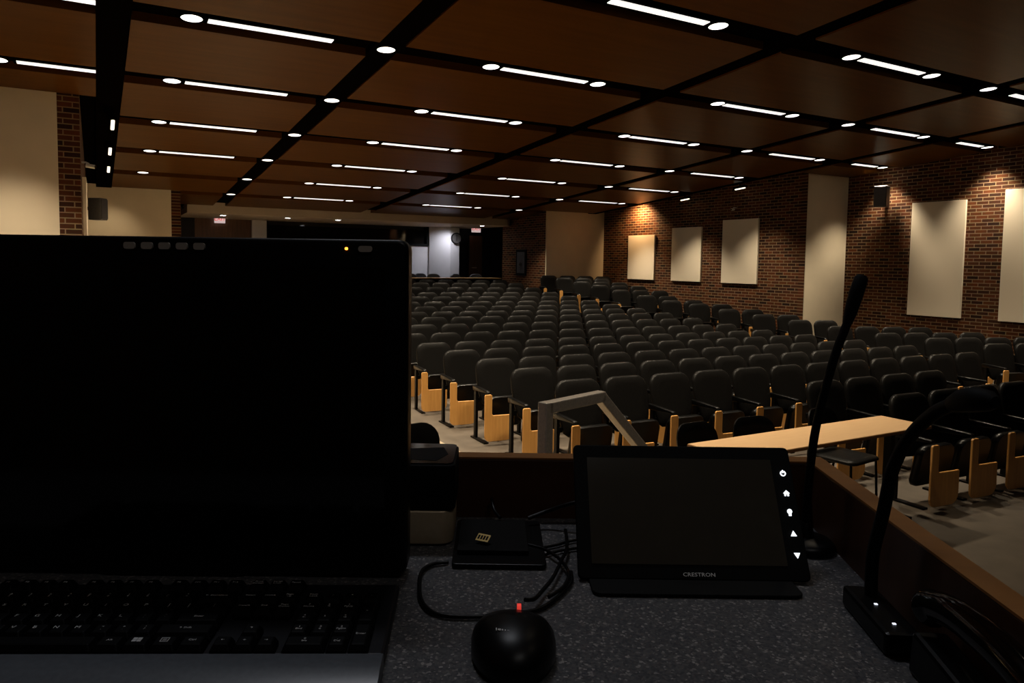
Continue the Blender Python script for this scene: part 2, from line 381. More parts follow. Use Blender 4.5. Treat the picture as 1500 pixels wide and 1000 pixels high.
a = MB(); a.lathe([(.084, -.001), (.084, -.008)], 20); part('lens', a, M['cool_lens'], lob, label='round glowing white lens')
for (u, v), d in zip(((2.95, 20.1), (4.62, 20.1), (6.02, 20.1), (10.62, 20.1)), ('in front of the left exit sign', 'above the left part of the dark booth window', 'above the middle of the dark booth window', 'beside the right exit sign')):
    place(lob, 'lob', (u, v, 1.13), 'small round downlight under the bulkhead, %s' % d, 'downlights under the bulkhead')

# wall wash bars and spots
def spot(name, loc, to, power, size, blend=.6, col=(1, .80, .52), rad=.04):
    ld = bpy.data.lights.new(name, 'SPOT'); ld.energy = power; ld.spot_size = math.radians(size); ld.spot_blend = blend; ld.color = col; ld.shadow_soft_size = rad
    o = bpy.data.objects.new(name, ld); COL.objects.link(o); o.location = (loc[0], loc[1], loc[2]+CZ)
    o.rotation_euler = (Vector(to)-Vector(loc)).to_track_quat('-Z', 'Y').to_euler(); return o
def bar(u, v, z, L, label, mat='bar_on'):
    t = thing('wall_wash_light', label, 'ceiling light', (u, v, z), 0, 'wall wash lights on the side beams'); t.rotation_euler = (slope_rot, 0, 0)
    a = MB(); a.box(-.05, .05, -L/2-.02, L/2+.02, .0, .05); part('housing', a, M['grid'], t)
    a = MB(); a.prism(rrect(-.022, .022, -L/2, L/2, .02), -.02, .0, 'z'); part('lens', a, M[mat], t)
    a = MB(); a.tube([(0, 0, .05), (0, 0, zc(v)+.03-z)], .012, 6); part('stem', a, M['grid'], t)
for (u, v, z), d in zip(((.24, 11.2, 1.79), (.24, 13.3, 1.70), (.24, 14.9, 1.58)), ('nearest of the three', 'middle one of the three', 'farthest of the three')):
    bar(u, v, z, .5, 'glowing wall wash light under the left side beam, %s' % d)
for (u, v, z), d in zip(((13.22, 12.15, 1.80), (13.22, 13.95, 1.67)), ('nearer one above the tall cream panel', 'farther one above the middle cream panel')):
    bar(u, v, z, .3, 'white wall wash light by the right wall, %s' % d)

# ------------------------------------------------------------------ auditorium seats
def make_seat():
    t = thing('auditorium_seat', '', 'seat')
    w = [(-.22, .42), (-.17, .385), (0, .375), (.17, .385), (.22, .42), (.252, .54), (.268, .70), (.266, .82)]
    w += [(.141+.125*math.cos(a), .815+.12*math.sin(a)) for a in [PI/12*k for k in range(1, 7)]]
    w += [(-.141-.125*math.sin(a), .815+.12*math.cos(a)) for a in [PI/12*k for k in range(0, 6)]]
    w += [(-.266, .82), (-.268, .70), (-.252, .54)]
    lean = lambda p: (p[0], p[1]+(p[2]-.46)*.24-.01, p[2])
    a = MB(); a.pillow(w, [(.3, .03), (.88, .03), (.97, .018), (1.0, -.004), (.985, -.022), (.93, -.034), (.6, -.036), (.25, -.034)], lean)
    part('backrest', a, M['vinyl'], t, True)
    a = MB(); o = rrect(-.235, .235, .15, .525, (.05, .05, .09, .09))
    a.pillow(o, [(.5, .03), (.93, .03), (1, .01), (1, -.03), (.95, -.05), (.6, -.052)], lambda p: (p[0], p[1]-.16-(p[2]-.34)*.18, p[2]))
    part('folding_seat', a, M['seat_edge'], t, True)
    a = MB(); a.prism([(.03, .575), (-.35, .595), (-.37, .605), (-.35, .622), (-.15, .63), (.04, .635)], -.3185, -.268, 'x'); part('armrest', a, M['seat_edge'], t, True, .008)
    a = MB(); a.box(-.312, -.28, -.05, .0, .01, .60); a.box(-.325, -.265, -.32, .06, 0, .018); a.box(-.31, -.24, -.04, .0, .44, .49); part('leg', a, M['iron'], t)
    L = rrect(0, .37, .045, .345, (.065, .095, .012, .0001), 4)[:-6]
    pl = L+[(.105, .345), (.093, .36), (.09, .375)]+[(.09, .572), (.078, .588), (.01, .588), (0, .575)]
    a = MB(); a.prism(pl, -.01, .01, 'y')
    part('writing_tablet', a, M['tablet'], t, False, .003, 1, 'pale maple writing tablet folded down', (-.352, -.385, 0), (0, 0, math.radians(-2)))
    return t
seat = make_seat()
def put_seat(u, v, z, rz, label, group):
    place(seat, 'seat', (u, v, z), label, group, 0, rz)
SP = .583
for r in range(-1, 17):
    v0, zt = CEN[r]
    if r == -1: ss = [(6.6+SP*k, v0-.03*(k*SP)) for k in range(5)]
    elif r == 0: ss = [(6.54+SP*k, v0-.03*(k*SP)) for k in range(4)]
    else: ss = [(4.23+SP*k, v0+.05-.05*(k*SP)) for k in range(12)]
    n = len(ss)
    for k, (u, v) in enumerate(ss):
        if to_px((u+.27, v, zt))[0] < 596: continue
        vo = v-.10
        if r < 1: lab = 'black padded seat in the %s row from the stage, %s from its left end' % (ORD[r+1], ORD[k])
        else: lab = 'black padded seat, %s row of the centre block, %s from the right aisle' % (ORD[r+1], ORD[n-1-k])
        put_seat(u, vo, zf(u, vo) if r > 5 else -2.10, math.radians(-2.9), lab, 'seats of the centre block')
for r, (u0, v0, zt) in enumerate(RGT):
    an = math.radians(-18 if r < 10 else -9)
    n = 5 if v0 < 9.4 else (3 if v0 > 11 else 2)
    if u0 < 11.6: n = 4
    for k in range(n):
        u, v = u0+SP*k*math.cos(an)+.1*math.sin(an)*-1*-1, v0+SP*k*math.sin(an)-.1
        lim = FAR_R if v > STEP-.3 else NEAR_R
        if u > lim-.36: continue
        put_seat(u, v, zt-BH if False else zf(u, v), an, 'black padded seat, %s row of the right block, %s from the aisle' % (ORD[r], ORD[k]), 'seats of the right block')

# ------------------------------------------------------------------ acoustic panels and wall fittings
def panel(u, v0, v1, z0, z1, label, side=1):
    t = thing('acoustic_panel', label, 'wall panel', (u, (v0+v1)/2, z0), 0, 'cream acoustic panels')
    h = (v1-v0)/2; H = z1-z0; s = -side
    a = MB(); a.box(min(0, s*.05), max(0, s*.05), -h, h, 0, H); part('fabric_face', a, M['fabric'], t, False, .006)
    a = MB(); a.box(min(0, s*.02), max(0, s*.02), -h+.03, h-.03, -.012, 0); part('bottom_shadow_strip', a, M['black_matte'], t)  # black strip stands in for the shadow below the panel
panel(NEAR_R, 7.94, 9.0, -.97, 1.335, 'cream wall panel on the near brick wall, beside the black loudspeaker')
panel(NEAR_R, 6.20, 7.26, -.97, 1.47, 'brightest cream wall panel, cut by the right edge of the picture')
panel(FAR_R, 11.78, 12.87, -.43, 1.10, 'tallest cream panel on the rear brick wall, nearest the cream pier')
panel(FAR_R, 13.57, 14.64, -.43, .97, 'middle cream panel of three on the rear brick wall')
panel(FAR_R, 15.32, 16.44, -.43, .81, 'farthest and smallest cream panel, under the bright spot of light')
panel(FAR_L, 11.6, 12.7, -.6, 1.10, 'cream wall panel seen edge-on along the left wall', -1)
def speaker(loc, w, d, h, rz, label):
    t = thing('loudspeaker', label, 'loudspeaker', loc, rz)
    a = MB(); a.box(-w/2, w/2, -d/2, d/2, 0, h); part('cabinet', a, M['grey_box'], t, False, .012)
    a = MB(); a.box(-w/2+.015, w/2-.015, -d/2-.012, -d/2, .02, h-.02); part('grille', a, M['grey_box'], t, False, .004)
    a = MB(); a.box(-.03, .03, d/2, d/2+.16, h*.45, h*.6); part('bracket', a, M['iron'], t)
speaker((14.52, 9.5, 1.27), .25, .22, .44, math.radians(-75), 'dark grey loudspeaker mounted high on the near brick wall')
speaker((.05, 12.95, .57), .2, .2, .34, math.radians(60), 'black loudspeaker on the left wall above the monitor')
def wallcam(loc, rz, label):
    t = thing('wall_camera', label, 'camera', loc, rz)
    a = MB(); a.tube([(0, .16, .02), (0, .06, .02), (0, .02, .0)], .012, 8); part('arm', a, M['trim_white'], t, True)
    a = MB(); a.tube([(0, .06, -.02), (0, -.05, -.035)], .028, 12); part('body', a, M['trim_white'], t, True)
    a = MB(); a.tube([(0, -.05, -.035), (0, -.06, -.036)], .02, 12); part('lens', a, M['gloss'], t, True)
wallcam((13.33, 12.46, 1.36), math.radians(-80), 'small pale camera on the dark brick above the tall cream panel')
wallcam((-.03, 11.5, 1.27), math.radians(80), 'small pale camera at the corner of the left brick pier')
def exit_sign(u, v, zt, zb, w, label):
    t = thing('exit_sign', label, 'exit sign', (u, v, (zt+zb)/2), 0, 'exit signs'); h = zt-zb
    a = MB(); a.box(-w/2, w/2, 0, .05, -h/2, h/2); part('housing', a, M['exit_white'], t, False, .006)
    me = text_mesh('EXIT', h*.74, .002, 'CENTER', .80*w/.3/h*.26); link('lettering', me, M['exit_red'], t, (0, -.004, 0), (PI/2, 0, 0))
    a = MB(); a.tube([(0, .03, h/2), (0, .03, 1.30-(zt+zb)/2)], .012, 6); part('stem', a, M['black_matte'], t)
exit_sign(3.12, 21.85, 1.245, 1.0, .29, 'red EXIT sign above the brown door at the left')
exit_sign(11.33, 21.85, 1.245, 1.0, .33, 'red EXIT sign in the dark doorway at the right')
t = thing('wall_clock', 'round clock on the white pillar beside the dark doorway', 'clock', (10.30, 21.3, .755))
a = MB(); a.tube([(0, 0, 0), (0, -.05, 0)], .185, 28); part('case', a, M['black_matte'], t, True)
a = MB(); a.tube([(0, -.05, 0), (0, -.054, 0)], .155, 28); part('dial', a, M['clock_face'], t, True)
a = MB(); a.box(-.006, .006, -.058, -.055, -.01, .12); part('minute_hand', a, M['black_matte'], t)
a = MB(); a.box(-.007, .007, -.058, -.055, -.085, .01); part('hour_hand', a, M['black_matte'], t)
t = thing('booth_monitor', 'grey monitor behind the right end of the dark booth window', 'monitor', (9.05, 22.6, .62), .1)
a = MB(); a.box(-.22, .22, 0, .05, .03, .36); part('screen', a, M['clock_face'], t, False, .01)
a = MB(); a.box(-.1, .1, -.05, .1, -.07, .03); part('stand', a, M['black'], t)
t = thing('framed_notice', 'dark framed notice on the brick wall right of the doorway', 'notice', (11.42, 19.0, -.05))
a = MB(); a.box(-.03, 0, -.3, .3, -.35, .45); part('frame', a, M['black_matte'], t, False, .006)
a = MB(); a.box(-.034, -.03, -.22, .22, -.27, .37); part('sheet', a, M['grey_box'], t)
a = MB(); a.lathe([(.05, 0), (.07, .03), (.05, .06), (.02, .08)], 12); part('emblem', a, M['clock_face'], t, True, loc=(-.034, 0, .0), rot=(0, -PI/2, 0))

# rear counter and its chairs
t = thing('long_counter', 'long narrow counter with a pale wood top at the back of the hall', 'counter', (8.0, 19.95, -1.28))
a = MB(); a.box(-3.9, 3.15, -.2, .3, .76, .79); part('counter_top', a, M['table_top'], t, False, .004)
a = MB(); a.box(-3.88, 3.1, .05, .09, .05, .76); part('front_panel', a, M['black_matte'], t)
for x in (-3.8, -.4, 3.0):
    a = MB(); a.box(x-.03, x+.03, -.15, .25, 0, .76); part('leg', a, M['iron'], t)
def office_chair():
    t = thing('office_chair', '', 'chair')
    w = rrect(-.22, .22, .5, .90, (.06, .06, .16, .16))
    a = MB(); a.pillow(w, [(.5, .03), (.94, .03), (1, .012), (1, -.01), (.94, -.03), (.5, -.02)]); part('backrest', a, M['grey_box'], t, True)
    a = MB(); a.box(-.23, .23, -.45, -.02, .42, .48); part('seat', a, M['seat_edge'], t, True, .02)
    a = MB(); a.tube([(0, -.22, .06), (0, -.22, .43)], .03, 10); a.box(-.03, .03, -.1, .02, .40, .56); part('post', a, M['iron'], t, True)
    a = MB()
    for k in range(5): a.tube([(0, -.22, .09), (.26*math.cos(k*1.2566), -.22+.26*math.sin(k*1.2566), .03)], .022, 8)
    part('base', a, M['iron'], t, True); return t
oc = office_chair()
for u, v, rz, d in ((8.42, 20.55, .1, 'at the counter, half hidden by the monitor'), (9.03, 21.25, .0, 'at the counter in front of the white wall, nearest the monitor'), (9.20, 20.6, -.5, 'at the counter below the white side wall'),
                     (9.95, 20.6, .3, 'at the counter in front of the white pillar'), (10.68, 20.6, -.2, 'at the right end of the counter by the dark doorway')):
    place(oc, 'oc', (u, v, -1.28), 'black chair '+d, 'chairs at the rear counter', 0, rz)

# ------------------------------------------------------------------ table and loose chairs in front of the seats
t = thing('folding_table', 'long table with a pale maple top in front of the seats', 'table', (4.90, 3.64, -2.10))
a = MB(); a.box(-1.14, 1.14, -.22, .22, .772, .80); part('table_top', a, M['table_top'], t, False, .003)
a = MB(); a.box(-1.143, 1.143, -.223, .223, .773, .794); part('edge_strip', a, M['table_edge'], t)
for x in (-.95, .93):
    a = MB(); a.box(x-.03, x+.03, -.03, .03, .05, .74); a.box(x-.035, x+.035, -.2, .2, .0, .05); a.box(x-.03, x+.03, -.18, .18, .74, .772); part('leg', a, M['iron'], t)
def stack_chair():
    t = thing('stacking_chair', '', 'chair')
    w = rrect(-.23, .23, .50, .83, (.05, .05, .13, .13))
    a = MB(); a.pillow(w, [(.5, .012), (.95, .012), (1, .004), (1, -.008), (.95, -.014), (.5, -.012)], lambda p: (p[0], p[1]+.2+(p[2]-.5)*.2-.12*(p[0]/.23)**2*.35, p[2]))
    part('backrest', a, M['seat_edge'], t, True)
    a = MB(); o = rrect(-.22, .22, -.22, .22, .06); a.rings([[(x*k, y*k, z) for x, y in o] for k, z in ((.9, .425), (1, .435), (1, .45), (.95, .462), (.5, .458))]); part('seat', a, M['vinyl'], t, True)
    for sx in (-1, 1):
        a = MB(); a.tube([(sx*.21, -.2, 0), (sx*.2, -.18, .43)], .011, 8); part('leg', a, M['iron'], t, True)
        a = MB(); a.tube([(sx*.21, .24, 0), (sx*.2, .19, .43), (sx*.2, .24, .62)], .011, 8); part('leg', a, M['iron'], t, True)
    return t
sc = stack_chair()
for u, v, rz, d in ((4.22, 4.02, PI*0+.05, 'behind the left part of the maple table'), (4.80, 3.98, -.08, 'behind the maple table, next to the gooseneck microphone'), (5.72, 3.98, .1, 'at the right end of the maple table'), (2.17, 4.94, .15, 'standing alone in the pale aisle beyond the black box')):
    place(sc, 'sc', (u, v, -2.10), 'black stacking chair '+d, 'loose chairs on the hall floor', 0, rz)

# ------------------------------------------------------------------ stage, steps, rail
s = MB(); s.box(-1.58, 1.66, FRONT+.02, 2.35, -2.10, -1.41); so = struct('stage_platform', s, M['stage'])
s = MB()
for k in range(3): s.box(1.66+.3*k, 1.96+.3*k, 1.2, 2.35, -2.10, -1.41-.1525*(k+1)+.0)
struct('stage_steps', s, M['stage'])
def sq(p, q, h=.0205):
    p, q = Vector(p), Vector(q); t = (q-p).normalized(); a = t.cross(Vector((0, 0, 1)))
    if a.length < .1: a = Vector((.955, .297, 0)).cross(t)
    a.normalize(); b = t.cross(a).normalized()
    rs = [[c+(a*x+b*y)*h for x, y in ((-1, -1), (1, -1), (1, 1), (-1, 1))] for c in (p, q)]
    return MB().rings(rs)
t = thing('stage_handrail', 'brushed steel handrail beside the stage steps', 'handrail', (1.39, 2.13, 0))
dx, dy = .955, .297
part('newel_post', sq((0, 0, -1.41), (0, 0, -.492)), M['steel'], t, False, .004)
a = sq((-.0, 0, -.513), (dx*.34, dy*.34, -.513)); b = sq((dx*.325, dy*.325, -.512), (dx*1.05, dy*1.05, -1.12)); a.add(b.v, b.f); part('top_rail', a, M['steel'], t, False, .004)
part('lower_post', sq((dx*1.02, dy*1.02, -2.10), (dx*1.02, dy*1.02, -1.08)), M['steel'], t, False, .004)

# ------------------------------------------------------------------ control desk (local r to the right, d away from the viewer)
DZ = -.36
def dthing(name, label, cat, r=0, d=0, z=DZ, rz=0, group=None):
    z += 0 if name == 'control_desk' else .0006
    p = desk_pt(r, d); return thing(name, label, cat, (p[0], p[1], z), YAW+rz, group)
t = dthing('control_desk', 'wooden control desk with a grey speckled top and raised wooden rim', 'desk', 0, 0, 0)
def rimr(d): return .447-(1.0-d)*.09
a = MB(); a.prism([(-1.0, .40), (rimr(.40), .40), (rimr(1.0), 1.0), (-1.0, 1.0)], DZ-.03, DZ, 'z'); part('desktop', a, M['desk'], t, label='grey speckled laminate top')
a = MB(); a.box(-1.02, rimr(1.0)+.025, 1.0, 1.025, -1.41, -.276); part('back_panel', a, M['rim_shaded_wood'], t, False, .002)
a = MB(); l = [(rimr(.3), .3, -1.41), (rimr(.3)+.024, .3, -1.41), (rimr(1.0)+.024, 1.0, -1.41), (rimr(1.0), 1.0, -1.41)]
a.hexa(l, [(x, y, -.262 if y < .9 else -.276) for x, y, z in l]); part('side_panel', a, M['rim_shaded_wood'], t, False, .002)
a = MB(); a.box(-1.02, rimr(1.0)+.0255, .9995, 1.0255, -.276, -.2735); part('edge_strip', a, M['rim_lit_edge'], t, label='wooden back rim edge coloured lighter, as lit from above')  # thin lighter strip paints the light along the rim top
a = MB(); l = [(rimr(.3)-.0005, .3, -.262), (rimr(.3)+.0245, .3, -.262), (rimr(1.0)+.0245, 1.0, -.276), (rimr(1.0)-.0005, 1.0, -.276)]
a.hexa(l, [(x, y, z+.0025) for x, y, z in l]); part('edge_strip', a, M['rim_lit_edge'], t, label='wooden right rim edge coloured lighter, as lit from above')
a = MB(); a.box(-1.02, -.99, .40, 1.0, -1.41, -.276); part('side_panel', a, M['rim_shaded_wood'], t)
a = MB(); a.box(-.99, .36, .42, .44, -1.41, DZ-.03); part('front_panel', a, M['rim_shaded_wood'], t)

# monitor
t = dthing('computer_monitor', 'large black computer monitor facing the viewer, screen off', 'monitor', -.36, .795, DZ)
a = MB(); a.prism(rrect(-.275, .2655, .004, .3825, .012), 0, .035, 'y'); part('housing', a, M['black'], t, True, .004)
a = MB(); a.box(-.255, .24, -.0015, .001, .045, .352); part('screen', a, M['gloss'], t, label='black glossy screen')
for i in range(5):
    x = -.040+.0191*i
    a = MB(); a.prism(rrect(x-.0062, x+.0062, .3685, .3760, .0025, 3), -.003, .001, 'y'); part('menu_button', a, M['button'], t)
a = MB(); a.prism(rrect(.2105, .2258, .3685, .3752, .003, 3), -.003, .001, 'y'); part('power_button', a, M['button'], t)
a = MB(); a.prism(rrect(.1957, .1988, .3705, .3735, .0012, 3), -.002, .001, 'y'); part('power_light', a, M['amber'], t, label='orange power light')
a = MB(); a.box(-.05, .05, .035, .06, .01, .25); part('neck', a, M['black'], t, False, .006)
a = MB(); a.prism(rrect(-.10, .10, .0, .13, .03), 0, .012, 'z'); part('foot', a, M['black'], t, False, .003)

# keyboard
P_ = .0192; RP = .0203
t = dthing('keyboard', 'black computer keyboard with white legends and a grey palm rest', 'keyboard', -.4633, .6721, DZ, .029)
t.rotation_euler = (math.radians(1.5), 0, YAW+.029); t.location.z += .0032
X0 = -4.5*P_; X1 = 19.2*P_
a = MB(); a.prism([(-.068, .0), (-.068, .012), (.065, .012), (.068, .0)], X0, X1, 'x'); part('case', a, M['kb'], t, False, .003)
a = MB(); a.prism([(-.130, 0), (-.132, .004), (-.120, .011), (-.095, .016), (-.0735, .0165), (-.0685, .012), (-.0685, 0)], X0, X1, 'x'); part('palm_rest', a, M['palm'], t, True, label='smooth grey palm rest')
keymesh = {}
def key(cx, row, wu, legend, hu=1, dy=0, small=False, kind=None, off=True):
    """cx in key units from the left edge of the board, row 0 = QWERTY row"""
    x = (cx-4.0)*P_; y = row*RP+dy
    kk = (wu, hu)
    if kk not in keymesh:
        w = wu*P_/2-.0009; h = hu*RP/2-.0009 if hu == 1 else hu*RP/2-.001
        b = MB(); b.rings([[(sx*w*k, sy*h*q+.0008*(k < 1), z) for sx, sy in ((-1, -1), (1, -1), (1, 1), (-1, 1))] for k, q, z in ((1, 1, .0115), (1, 1, .016), (1-.0028/w, 1-.0030/h, .0215))])
        keymesh[kk] = b.mesh('key', False, .0008, 1); keymesh[kk].materials.append(M['key'])
    o = link('key', keymesh[kk], None, t, (x, y, 0))
    if legend:
        me = text_mesh(legend, .0058 if not small else .0036, .0001, 'CENTER', 1.15)
        if len(legend) <= 2 and not small: lx, ly = -wu*P_/2+.0066, .0018
        else: lx, ly = 0, .001
        link('key_legend', me, M['legend'], o, (lx, ly, .0217))
    if kind == 'win':
        b = MB()
        for i in (0, 1):
            for j in (0, 1): b.box(-.004+.0042*i, -.0001+.0042*i-.0002, -.003+.0034*j, .0001+.0034*j-.0002, 0, .0002)
        part('key_legend', b, M['legend'], o, loc=(0, .001, .0217))
    if kind == 'menu':
        b = MB(); b.box(-.0035, .0035, -.0032, -.0026, 0, .0002); b.box(-.0035, .0035, .0026, .0032, 0, .0002); b.box(-.0035, -.0029, -.003, .003, 0, .0002); b.box(.0029, .0035, -.003, .003, 0, .0002); b.box(-.0018, .0018, -.0012, -.0006, 0, .0002); b.box(-.0018, .0018, .0006, .0012, 0, .0002)
        part('key_legend', b, M['legend'], o, loc=(0, .001, .0217))
    return o
fr = 2.35
key(.5, fr, 1, 'Esc', small=True)
for i in range(12): key(2.5+i+(.5 if i > 3 else 0)+(.5 if i > 7 else 0), fr, 1, 'F%d' % (i+1), small=True)
for i, l in enumerate(['~\n`', '!\n1', '@\n2', '#\n3', '$\n4', '%\n5', '^\n6', '&\n7', '*\n8', '(\n9', ')\n0', '_\n-', '+\n=']):
    key(.5+i, 1, 1, l, small=True)
key(14, 1, 2, '\u2190 Backspace', small=True)
key(.75, 0, 1.5, 'Tab', small=True)
for i, l in enumerate('QWERTYUIOP'): key(2+i, 0, 1, l)
key(12, 0, 1, '{\n[', small=True); key(13, 0, 1, '}\n]', small=True); key(14.25, 0, 1.5, '|\n\\', small=True)
key(.875, -1, 1.75, 'Caps Lock', small=True)
for i, l in enumerate('ASDFGHJKL'): key(2.25+i, -1, 1, l)
key(11.25, -1, 1, ':\n;', small=True); key(12.25, -1, 1, '"\n\'', small=True); key(13.875, -1, 2.25, 'Enter', small=True)
key(1.125, -2, 2.25, 'Shift', small=True)
for i, l in enumerate('ZXCVBNM'): key(2.75+i, -2, 1, l)
key(9.75, -2, 1, '<\n,', small=True); key(10.75, -2, 1, '>\n.', small=True); key(11.75, -2, 1, '?\n/', small=True); key(13.625, -2, 2.75, '\u2191 Shift', small=True)
key(.625, -3, 1.25, 'Ctrl', small=True); key(1.875, -3, 1.25, None, kind='win'); key(3.125, -3, 1.25, 'Alt', small=True); key(6.875, -3, 6.25, None)
key(10.625, -3, 1.25, 'Alt', small=True); key(11.875, -3, 1.25, None, kind='win'); key(13.125, -3, 1.25, None, kind='menu'); key(14.375, -3, 1.25, 'Ctrl', small=True)
for i, l in enumerate(['Print\nScreen', 'Scroll\nLock', 'Pause']): key(15.75+i, fr, 1, l, small=True)
for i, l in enumerate(['Insert', 'Home', 'Page\nUp']): key(15.75+i, 1, 1, l, small=True)
for i, l in enumerate(['Delete', 'End', 'Page\nDown']): key(15.75+i, 0, 1, l, small=True)
key(16.75, -2, 1, '\u2191', small=True)
for i, l in enumerate(['\u2190', '\u2193', '\u2192']): key(15.75+i, -3, 1, l, small=True)
for i, l in enumerate(['Num\nLock', '/', '*', '-']): key(19+i, 1, 1, l, small=True)
for i, l in enumerate(['7\nHome', '8\n\u2191', '9\nPgUp']): key(19+i, 0, 1, l, small=True)
for i, l in enumerate(['4\n\u2190', '5', '6\n\u2192']): key(19+i, -1, 1, l, small=True)
for i, l in enumerate(['1\nEnd', '2\n\u2193', '3\nPgDn']): key(19+i, -2, 1, l, small=True)
key(19.5, -3, 2, '0\nIns', small=True); key(21, -3, 1, '.\nDel', small=True)
key(22, -.5, 1, '+', hu=2, small=True); key(22, -2.5, 1, 'Enter', hu=2, small=True)

# mouse
t = dthing('computer_mouse', 'black computer mouse with a glowing red wheel', 'mouse', .022, .648, DZ)
a = MB(); rs = []
for z, k in ((0, .93), (.004, 1), (.012, 1.0), (.02, .95), (.028, .82), (.034, .6), (.0375, .32), (.0385, .1)):
    ring = []
    for i in range(28):
        q = 2*PI*i/28; x = .039*math.cos(q)*(1-.06*math.sin(q)); y = .062*math.sin(q)
        if math.sin(q) > 0: y *= .92
        zz = z*(1-.42*max(0, y/.062)); ring.append((x*k, y*k-.004*(1-k), zz))
    rs.append(ring)
a.rings(rs); part('shell', a, M['black'], t, True)
a = MB(); a.tube([(.005, .0505, .0160), (.009, .0505, .0160)], .0045, 16); part('scroll_wheel', a, M['wheel'], t, True, label='red glowing scroll wheel')
me = text_mesh('lenovo', .008, .0002); link('logo', me, M['print'], t, (-.006, -.028, .0352), (math.radians(-6), 0, 0))

# touch panel
t = dthing('touch_panel', 'black tilted touch panel with a dark screen and five lit icons', 'touch panel', .2315, .795, DZ)
lean = math.atan2(.0806, .131)
n_ = bpy.data.objects.new('pivot_tmp', None)
def tp(name, mb, mat, **k):
    o = part(name, mb, mat, t, **k); o.location = (0, 0, .004); o.rotation_euler = (-lean, 0, 0); return o
bpy.data.objects.remove(n_)
a = MB(); a.prism(rrect(-.132, .132, 0, .156, .006), 0, .007, 'y'); tp('housing', a, M['black_matte'], bevel=.0015)
a = MB(); a.prism(rrect(-.12, .12, .035, .148, .006), .007, .024, 'y'); tp('rear_cover', a, M['black_matte'], bevel=.002)
a = MB(); a.box(-.116, .1075, -.0008, .001, .0165, .140); tp('screen', a, M['screen'], label='dark grey screen')
me = text_mesh('CRESTRON', .0058, .0002, 'CENTER', 1.25); o = link('logo', me, M['print'], t); o.location = (.003, -.0055+.0007, .0125); o.rotation_euler = (PI/2-lean, 0, 0)
def icon(mb, h):
    o = part('lit_icon', mb, M['icon'], t); o.location = (.1205, 0, .004); o.rotation_euler = (-lean, 0, 0)
    for vtx in o.data.vertices: vtx.co.z += h
z0 = [.1235, .0995, .077, .0525, .0285]
a = MB(); ring_o = [(.0034*math.cos(q), .0034*math.sin(q)) for q in [PI/2+.5+k*(2*PI-1)/16 for k in range(17)]]; ring_i = [(.68*x, .68*z) for x, z in ring_o][::-1]
a.prism(ring_o+ring_i, -.0012, .0005, 'y'); a.box(-.0005, .0005, -.0012, .0005, .0005, .004); icon(a, z0[0])
a = MB(); a.prism([(-.0026, -.0032), (-.0008, -.0032), (-.0008, -.001), (.0008, -.001), (.0008, -.0032), (.0026, -.0032), (.0026, 0), (.0038, 0), (0, .0036), (-.0038, 0), (-.0026, 0)], -.0012, .0005, 'y'); icon(a, z0[1])
a = MB(); a.prism([(.0028*math.cos(q), .0012+.0028*math.sin(q)) for q in [-1.0+k*(PI+2.0)/14 for k in range(15)]]+[(-.0014, -.004), (.0014, -.004)], -.0012, .0005, 'y'); icon(a, z0[2])
a = MB(); a.prism([(-.0034, -.0026), (.0034, -.0026), (0, .0034)], -.0012, .0005, 'y'); icon(a, z0[3])
a = MB(); a.prism([(-.0034, .0026), (0, -.0034), (.0034, .0026)], -.0012, .0005, 'y'); icon(a, z0[4])
a = MB(); a.prism(rrect(-.12, .11, -.035, .10, .01), 0, .004, 'z'); part('foot', a, M['black_matte'], t, False, .001)
a = MB(); a.hexa([(-.06, .03, .004), (.06, .03, .004), (.06, .06, .004), (-.06, .06, .004)], [(-.06, .075, .09), (.06, .075, .09), (.06, .09, .09), (-.06, .09, .09)]); part('stand', a, M['black'], t)

# microphones
def smooth_path(pts, n=6):
    pts = [Vector(p) for p in pts]; out = []
    for i in range(len(pts)-1):
        p0, p1, p2, p3 = pts[max(i-1, 0)], pts[i], pts[i+1], pts[min(i+2, len(pts)-1)]
        for k in range(n):
            s = k/n; out.append(.5*((2*p1)+(p2-p0)*s+(2*p0-5*p1+4*p2-p3)*s*s+(3*p1-p0-3*p2+p3)*s**3))
    return out+[pts[-1]]
t = dthing('gooseneck_microphone', 'tall black gooseneck microphone behind the touch panel', 'microphone', .402, .905, DZ)
a = MB(); a.lathe([(.036, 0), (.036, .008), (.03, .013), (.012, .016), (.008, .03), (.006, .034)], 24); part('base', a, M['black'], t, True)
a = MB(); a.tube(smooth_path([(0, 0, .03), (.001, -.012, .145), (.015, -.022, .24), (.031, -.025, .295)]), .0052, 10); part('gooseneck', a, M['black_matte'], t, True)
a = MB(); a.tube([(.0295, -.025, .291), (.033, -.025, .305), (.039, -.025, .328), (.044, -.025, .346), (.045, -.025, .350)], [.0055, .0075, .0085, .008, .005], 12); part('head', a, M['black_matte'], t, True)
t = dthing('desk_microphone', 'black microphone bent over the right rim on a flat base', 'microphone', .387, .70, DZ, -.09)
a = MB(); a.box(-.016, .018, -.055, .05, 0, .022); part('base', a, M['black'], t, False, .004)
for y in (-.035, .005):
    a = MB(); a.box(-.0015, .0015, -.0012+y, .0012+y, .0215, .0228); part('indicator_light', a, M['led'], t, label='tiny white indicator light')
a = MB(); a.tube(smooth_path([(.004, .026, .02), (.003, .024, .065), (.005, .010, .115), (.008, .002, .160), (.014, -.014, .196), (.023, -.040, .226), (.031, -.066, .242)]), [.0062]*37, 10); part('gooseneck', a, M['black_matte'], t, True)
a = MB(); a.tube([(.0285, -.058, .238), (.032, -.070, .244), (.036, -.084, .248), (.039, -.096, .249), (.0405, -.102, .249)], [.007, .0105, .011, .009, .005], 12); part('head', a, M['black_matte'], t, True)

